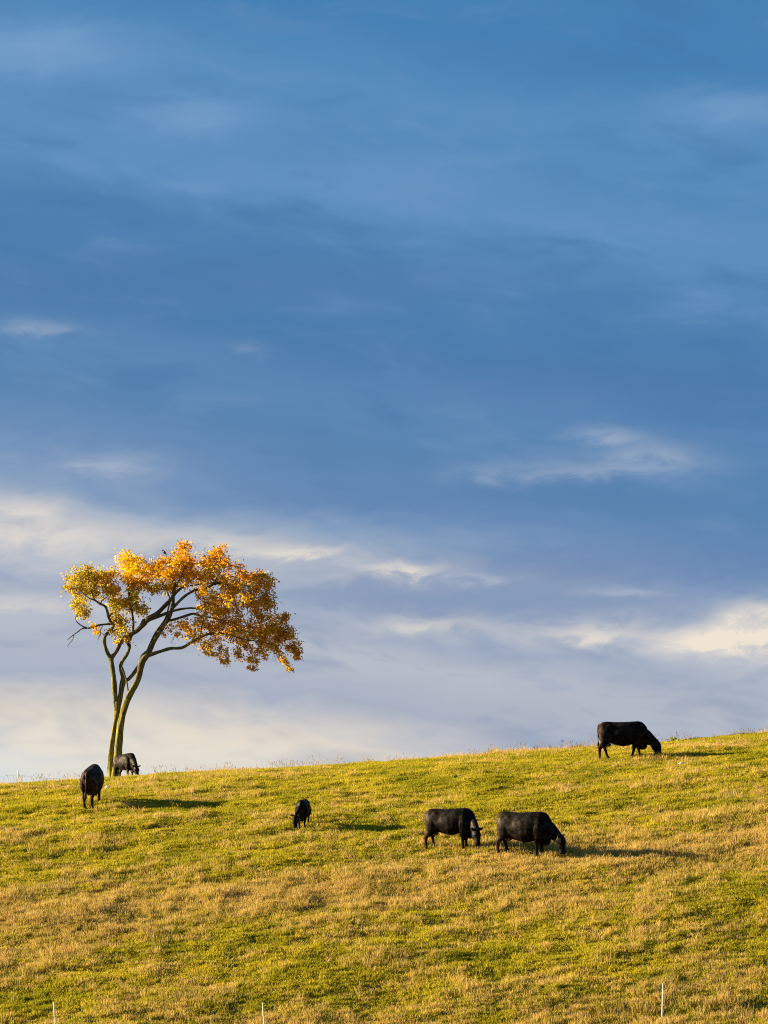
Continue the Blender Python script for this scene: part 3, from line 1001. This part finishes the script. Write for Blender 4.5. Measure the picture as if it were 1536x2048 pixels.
def build_tree(x, y):
    rr = random.Random(21)
    root = empty('autumn_tree', (x, y, gz(x, y) + 0.17))
    tag(root, 'leaning two-stemmed tree with golden orange autumn leaves on the brow at the left', 'tree')
    nodes = []
    bare = {13, 14, 15, 16, 21, 25}
    vs_, fs_ = [], []
    tr = []
    for i, (plan, dep) in enumerate(TRUNKS):
        m, _ = limb_mesh(plan, dep, 18, 6, 0.05, i)
        tr.append(m)
    v, f = join(tr)
    mesh_obj('trunk', v, f, BARK, root)
    for i, (plan, dep) in enumerate(LIMBS):
        (v, f), path = limb_mesh(plan, dep, 12 if plan[0][2] > 8 else 8, 5, 0.09, i + 10)
        mesh_obj('limb', v, f, BARK, root)
        if i not in bare:
            nodes += [(p, r) for p, r in path if p.z > 5.6]
    # leafy sprays: a cloud of spray centres, each tied back to the nearest wood by a twig
    P = np.array([n[0] for n in nodes])
    sprays = []
    for part in BLOBS.replace('\n', ' ').split(';'):
        cx, cy, rx, ry, tint = part.split()
        cx, cy, rx, ry = map(float, (cx, cy, rx, ry))
        c = tp(cx, cy)
        area = rx * ry
        n = max(2, int(round(area / 215)))
        # how deep the crown is here: thick in the middle, thin at the ends
        ext = 1.0 - abs((cx - 760) / 760) ** 2
        dep = min(1.5, 0.4 + 1.2 * max(ext, 0)) * min(1, (rx + ry) / 70)
        near = np.linalg.norm((P - np.array(c)) * np.array([1, 0.3, 1]), axis=1)
        d0 = P[near.argmin()][1]
        for _ in range(n):
            while True:
                a, b, g = rr.uniform(-1, 1), rr.uniform(-1, 1), rr.uniform(-1, 1)
                if a * a + b * b + g * g <= 1:
                    break
            sprays.append((c + Vector((a * rx / TS, 0, b * ry / TS)) + Vector((0, d0 * 0.6 + g * dep, 0)), tint, min(1.0, max(0.35, (rx + ry) / 60))))
    bird_spot = tp(664, 139, -1.0)
    TW = []
    centres = [np.array(n[0]) for n in nodes]
    rads = [n[1] for n in nodes]
    order = sorted(range(len(sprays)), key=lambda k: np.linalg.norm(P - np.array(sprays[k][0]), axis=1).min())
    C = np.array(centres)
    drape = []
    for k in order:
        s, tint, sz = sprays[k]
        q = np.array(s)
        dv = C - q
        dist = np.sqrt((dv * dv).sum(1)) + 0.5 * np.clip(dv[:, 2] * -1 * 0, 0, 1)
        j = int(dist.argmin())
        a = Vector(C[j])
        b = Vector(q)
        L = (b - a).length
        mid = (a + b) / 2 + Vector((rr.uniform(-.1, .1), rr.uniform(-.1, .1), 0.10)) * L
        r0 = min(0.016, 0.5 * rads[j] + 0.003)
        path = [(a, r0, r0), ((a * 2 + mid * 2 + b * 0) / 4, r0 * .85, r0 * .85), (mid, r0 * 0.75, r0 * 0.75), (b, 0.004, 0.004)]
        TW.append(tube(path, (0.2, 1, 0.1), 5, 2))
        drape.append((k, (b - a).normalized() if L > 1e-4 else Vector((1, 0, 0))))
        C = np.vstack([C, q[None], np.array(mid)[None]])
        rads += [0.008, 0.010]
    # the twig under the bird, and a few bare hanging whips at the right
    j = int(np.linalg.norm(C - np.array(bird_spot), axis=1).argmin())
    a = Vector(C[j])
    TW.append(tube([(a, 0.01, 0.01), ((a + bird_spot) / 2 + Vector((0, 0, .04)), 0.008, 0.008), (bird_spot, 0.006, 0.006), (bird_spot + Vector((0.12, 0, 0.10)), 0.003, 0.003)], (0.2, 1, .1), 5, 2))
    for (x0, y0, x1, y1) in ((1275, 660, 1330, 800), (1270, 660, 1305, 770), (1290, 680, 1360, 805), (985, 690, 1000, 740), (1300, 690, 1318, 775), (1305, 690, 1345, 785),
                             (705, 660, 712, 690), (700, 655, 735, 680), (145, 500, 205, 500), (205, 500, 240, 520), (360, 600, 378, 660), (345, 600, 350, 650), (895, 110, 915, 70), (870, 130, 905, 90)):
        a, b = tp(x0, y0, -0.6), tp(x1, y1, -0.8)
        j = int(np.linalg.norm(C - np.array(a), axis=1).argmin())
        TW.append(tube([(Vector(C[j]), 0.006, 0.006), (a, 0.005, 0.005), ((a + b) / 2 + Vector((0.06, 0, 0.04)), 0.004, 0.004), (b, 0.002, 0.002)], (0.2, 1, .1), 4, 2))
    v, f = join(TW)
    tw = mesh_obj('twigs', v, f, BARK, root)
    tag(tw, kind='stuff')
    # leaves
    V, F, T = [], [], []
    for k, direc in drape:
        s, tint, sz = sprays[k]
        nl = int(rr.uniform(30, 58) * (0.45 + 0.55 * sz))
        spread = 0.21 * (0.3 + 0.7 * sz)
        tints = TINTS[tint]
        tone = rr.uniform(0.8, 1.15)
        for _ in range(nl):
            o = Vector((rr.gauss(0, 1), rr.gauss(0, 1), rr.gauss(0, 0.8))) * spread * 0.62
            o += direc * rr.uniform(-0.35, 0.15) * 0.5
            c = s + o + Vector((0, 0, -0.04))
            size = rr.uniform(0.055, 0.115)
            # leaves hang: tip points down and outwards
            tip = Vector((rr.gauss(0, 0.7), rr.gauss(0, 0.7), -0.75 + rr.gauss(0, 0.45))).normalized()
            side = Vector((rr.gauss(0, 1), rr.gauss(0, 1), rr.gauss(0, 1)))
            side = (side - tip * side.dot(tip)).normalized()
            nrm = tip.cross(side)
            w = size * rr.uniform(0.36, 0.5)
            fold = nrm * size * rr.uniform(0.05, 0.18)
            b = len(V)
            V += [c, c + tip * size * .30 + side * w + fold, c + tip * size * .62 + side * w * .62 + fold * .8, c + tip * size * 1.05 - fold * .4,
                  c + tip * size * .62 - side * w * .62 + fold * .8, c + tip * size * .30 - side * w + fold, c + tip * size * 0.5]
            F += [(b, b + 1, b + 2, b + 6), (b + 6, b + 2, b + 3), (b + 6, b + 3, b + 4), (b, b + 6, b + 4, b + 5)]
            tc_ = tints[rr.randrange(len(tints))]
            g = 0.92 * tone * rr.uniform(0.75, 1.2)
            T += [(min(1, tc_[0] * g), min(1, tc_[1] * g * rr.uniform(0.88, 1.1)), tc_[2] * g, 1.0)] * 7
    o = mesh_obj('crown', V, F, LEAF, root, smooth=False)
    a = o.data.attributes.new('leaf_tint', 'FLOAT_COLOR', 'POINT')
    a.data.foreach_set('color', np.array(T, np.float32).ravel())
    tag(o, kind='stuff')
    print('leaves', len(V) // 7, 'sprays', len(sprays))
    return root, bird_spot


TREE, BIRD_SPOT = build_tree(-11.32, 146.5)


# ------------------------------------------------------------------ bird in the crown
def build_bird():
    base = TREE.location + BIRD_SPOT
    root = empty('bird', base, (0, 0, R(172)))
    tag(root, 'small black bird perched on top of the orange tree', 'bird')
    plum = mat_plain('black_plumage', (0.012, 0.012, 0.016), 0.45, 0.4)
    beakm = mat_plain('beak_horn', (0.05, 0.045, 0.03), 0.4)
    ax = Vector((0.62, 0, 0.78)).normalized()
    p0 = Vector((0, 0, 0.065))
    body = [(p0 - ax * 0.20, 0.022, 0.006), (p0 - ax * 0.11, 0.022, 0.012), (p0 - ax * 0.07, 0.035, 0.032), (p0 - ax * 0.02, 0.050, 0.050), (p0 + ax * 0.03, 0.050, 0.052), (p0 + ax * 0.07, 0.036, 0.038),
            (p0 + ax * 0.09 + Vector((.008, 0, 0)), 0.030, 0.031), (p0 + ax * 0.112 + Vector((.016, 0, 0)), 0.029, 0.030), (p0 + ax * 0.135 + Vector((.022, 0, 0)), 0.012, 0.014)]
    v, f = tube(body, (0, 1, 0), 14, 2)
    o = mesh_obj('body', v, f, plum, root)
    for s in (-1, 1):
        w = [(p0 + ax * 0.05 + Vector((0, s * .04, 0)), 0.012, 0.02), (p0 + Vector((-.01, s * .05, 0)), 0.012, 0.036), (p0 - ax * 0.07 + Vector((-.015, s * .036, 0)), 0.008, 0.025), (p0 - ax * 0.14 + Vector((-.01, s * .014, 0)), 0.004, 0.006)]
        v, f = tube(w, (0, 1, 0), 10, 2)
        mesh_obj('wing', v, f, plum, root)
        v, f = tube([((0.0, s * .018, 0.05), 0.006, 0.006), ((0.004, s * .018, 0.02), 0.003, 0.003), ((0.0, s * .018, -0.005), 0.003, 0.003)], (0, 1, 0), 6, 2)
        mesh_obj('leg', v, f, beakm, root)
        h = p0 + ax * 0.118 + Vector((.026, s * .024, 0))
        v, f = ellipsoid(h, (0.005, 0.005, 0.005), 8, 6)
        mesh_obj('eye', v, f, EYE, root)
    h = p0 + ax * 0.118 + Vector((.03, 0, 0))
    v, f = tube([(h, 0.010, 0.010), (h + Vector((0.025, 0, 0.003)), 0.006, 0.006), (h + Vector((0.045, 0, 0)), 0.001, 0.001)], (0, 1, 0), 8, 2)
    mesh_obj('beak', v, f, beakm, root)


build_bird()

# ------------------------------------------------------------------ electric fence posts
WHITE = mat_plain('white_plastic', (0.78, 0.75, 0.68), 0.4, 0.4, 0.1, 30, 0.05)
CLIP = mat_plain('insulator_plastic', (0.70, 0.62, 0.36), 0.5)


def fence_post(x, y, h, tilt_x, tilt_y, label):
    root = empty('fence_post', (x, y, gz(x, y)), (R(tilt_y), R(tilt_x), 0))
    tag(root, label, 'fence post', 'white electric fence posts')
    v, f = tube([((0, 0, -0.25), 0.006, 0.006), ((0, 0, -0.02), 0.013, 0.013), ((0, 0, 0.02), 0.019, 0.017), ((0, 0, h * 0.5), 0.018, 0.016), ((0, 0, h - 0.02), 0.017, 0.015), ((0, 0, h), 0.014, 0.012)], (0, 1, 0), 12, 2.6)
    mesh_obj('shaft', v, f, WHITE, root)
    v, f = tube([((-0.075, 0, 0.06), 0.009, 0.013), ((0.0, 0, 0.055), 0.014, 0.02), ((0.03, 0, 0.055), 0.01, 0.013)], (0, 1, 0), 10, 2.6)
    mesh_obj('foot_tread', v, f, WHITE, root)
    for k in range(4):
        z = h * (0.35 + 0.19 * k)
        v, f = tube([((0.012, 0, z - 0.012), 0.004, 0.004), ((0.030, 0, z - 0.014), 0.004, 0.004), ((0.036, 0, z + 0.004), 0.004, 0.004), ((0.030, 0, z + 0.016), 0.003, 0.003)], (0, 1, 0), 6, 2)
        mesh_obj('wire_clip', v, f, WHITE, root)
    v, f = tube([((0, 0, h - 0.005), 0.019, 0.017), ((0, 0, h + 0.010), 0.018, 0.016), ((0, 0, h + 0.018), 0.008, 0.008)], (0, 1, 0), 10, 2.4)
    mesh_obj('cap', v, f, CLIP, root)
    return root


fence_post(7.75, 98.6, 1.03, 2.2, 0, 'tall white fence post leaning slightly, at the bottom right of the field')
fence_post(-3.31, 98.45, 1.03, -4.0, 0, 'white fence post between two others at the bottom edge, leaning left')
fence_post(-9.17, 98.8, 1.03, -3.4, 0, 'white fence post at the bottom left corner of the field')
FP = fence_post(-14.52, 139.5, 0.62, -5.0, 0, 'short pale fence post on the far skyline left of the tree')

# thin wire running off from the far post along the brow
a = Vector((-14.52 - 0.045, 139.45, gz(-14.52, 139.5) + 0.42))
b = Vector((-30.0, 142.0, gz(-30, 142) + 0.42))
c = Vector((-11.8, 147.6, gz(-11.8, 147.6) + 0.25))
w = []
for p, q in ((c, a), (a, b)):
    for i in range(8):
        t = i / 8
        m = p.lerp(q, t)
        m.z -= 0.10 * 4 * t * (1 - t)
        w.append((m, 0.003, 0.003))
w.append((b, 0.003, 0.003))
v, f = tube(w, (0, 1, 0), 5, 2)
tag(mesh_obj('fence_wire', v, f, mat_plain('wire', (0.35, 0.35, 0.33), 0.5)), 'thin fence wire running from the short pale post on the skyline', 'wire')

# ------------------------------------------------------------------ broad-leaved weeds, stone
WEED = []
for nm, cc in (('weed_leaf', (0.24, 0.30, 0.03)), ('weed_leaf_pale', (0.52, 0.52, 0.12))):
    m, nt, out = material(nm)
    tc = nt.new('ShaderNodeTexCoord')
    n = nt.noise(tc.outputs['Object'], 9, 3)
    c = nt.mix(nt.maprange(n, .3, .7), (*[v * .8 for v in cc], 1), (*[v * 1.15 for v in cc], 1))
    d = nt.new('ShaderNodeBsdfDiffuse')
    t = nt.new('ShaderNodeBsdfTranslucent')
    nt.l.new(c, d.inputs[0])
    nt.l.new(c, t.inputs[0])
    mx = nt.new('ShaderNodeMixShader')
    mx.inputs[0].default_value = .4
    nt.l.new(d.outputs[0], mx.inputs[1])
    nt.l.new(t.outputs[0], mx.inputs[2])
    nt.l.new(mx.outputs[0], out.inputs[0])
    WEED.append(m)


def weed(x, y, size, nleaf, pale, seed, label):
    rr = random.Random(seed)
    root = empty('weed_plant', (x, y, gz(x, y)))
    tag(root, label, 'weed', 'broad-leaved weeds in the pasture')
    for i in range(nleaf):
        a = 6.283 * i / nleaf + rr.uniform(-.4, .4)
        lean = rr.uniform(0.35, 1.0)
        d = Vector((math.cos(a) * lean, math.sin(a) * lean, 1.0)).normalized()
        L = size * rr.uniform(0.75, 1.1)
        side = Vector((-math.sin(a), math.cos(a), 0))
        V, F = [], []
        prof = ((0, .03), (.2, .10), (.42, .19), (.65, .17), (.85, .09), (1, .01))
        up = side.cross(d)
        for t, w in prof:
            c = d * L * t - Vector((0, 0, 1)) * L * 0.28 * t * t + Vector((math.cos(a), math.sin(a), 0)) * L * 0.18 * t * t
            V += [c - side * w * L + up * w * L * .25, c, c + side * w * L + up * w * L * .25]
        for k in range(len(prof) - 1):
            b = 3 * k
            F += [(b, b + 1, b + 4, b + 3), (b + 1, b + 2, b + 5, b + 4)]
        mesh_obj('leaf', V, F, WEED[1 if rr.random() < pale else 0], root)


weed(11.62, 139.8, 0.46, 7, 0.4, 1, 'bright broad-leaved weed on the skyline just right of the lone cow')
weed(2.73, 128.3, 0.42, 7, 0.1, 2, 'bright green broad-leaved weed on the open slope left of the lone cow')
weed(4.53, 121.6, 0.30, 5, 0.6, 3, 'small pale weed just uphill of the two grazing cows')
weed(13.13, 133.7, 0.32, 5, 0.7, 4, 'pale broad-leaved weed near the right edge, the left one of two')
weed(13.90, 133.4, 0.26, 4, 0.6, 6, 'small weed near the right edge, the right one of two')
weed(1.70, 126.8, 0.32, 5, 0.1, 5, 'small green weed downhill of the bright broad-leaved weed')


def stone(x, y, r, seed, label):
    rr = random.Random(seed)
    v, f = ellipsoid((0, 0, r * 0.75), (r * 1.3, r, r * 0.9), 10, 7)
    v = [q * (1 + rr.uniform(-.14, .14)) for q in v]
    o = mesh_obj('stone', v, f, mat_plain('pale_stone', (0.55, 0.50, 0.42), 0.85, 0.2, 0.5, 14), None, True)
    o.location = (x, y, gz(x, y) + 0.02)
    tag(o, label, 'stone')


stone(10.91, 128.5, 0.085, 3, 'small pale stone lying in the grass below the lone cow')
stone(-10.33, 131.1, 0.09, 4, 'pale stone in the grass right beside the cow seen from behind')
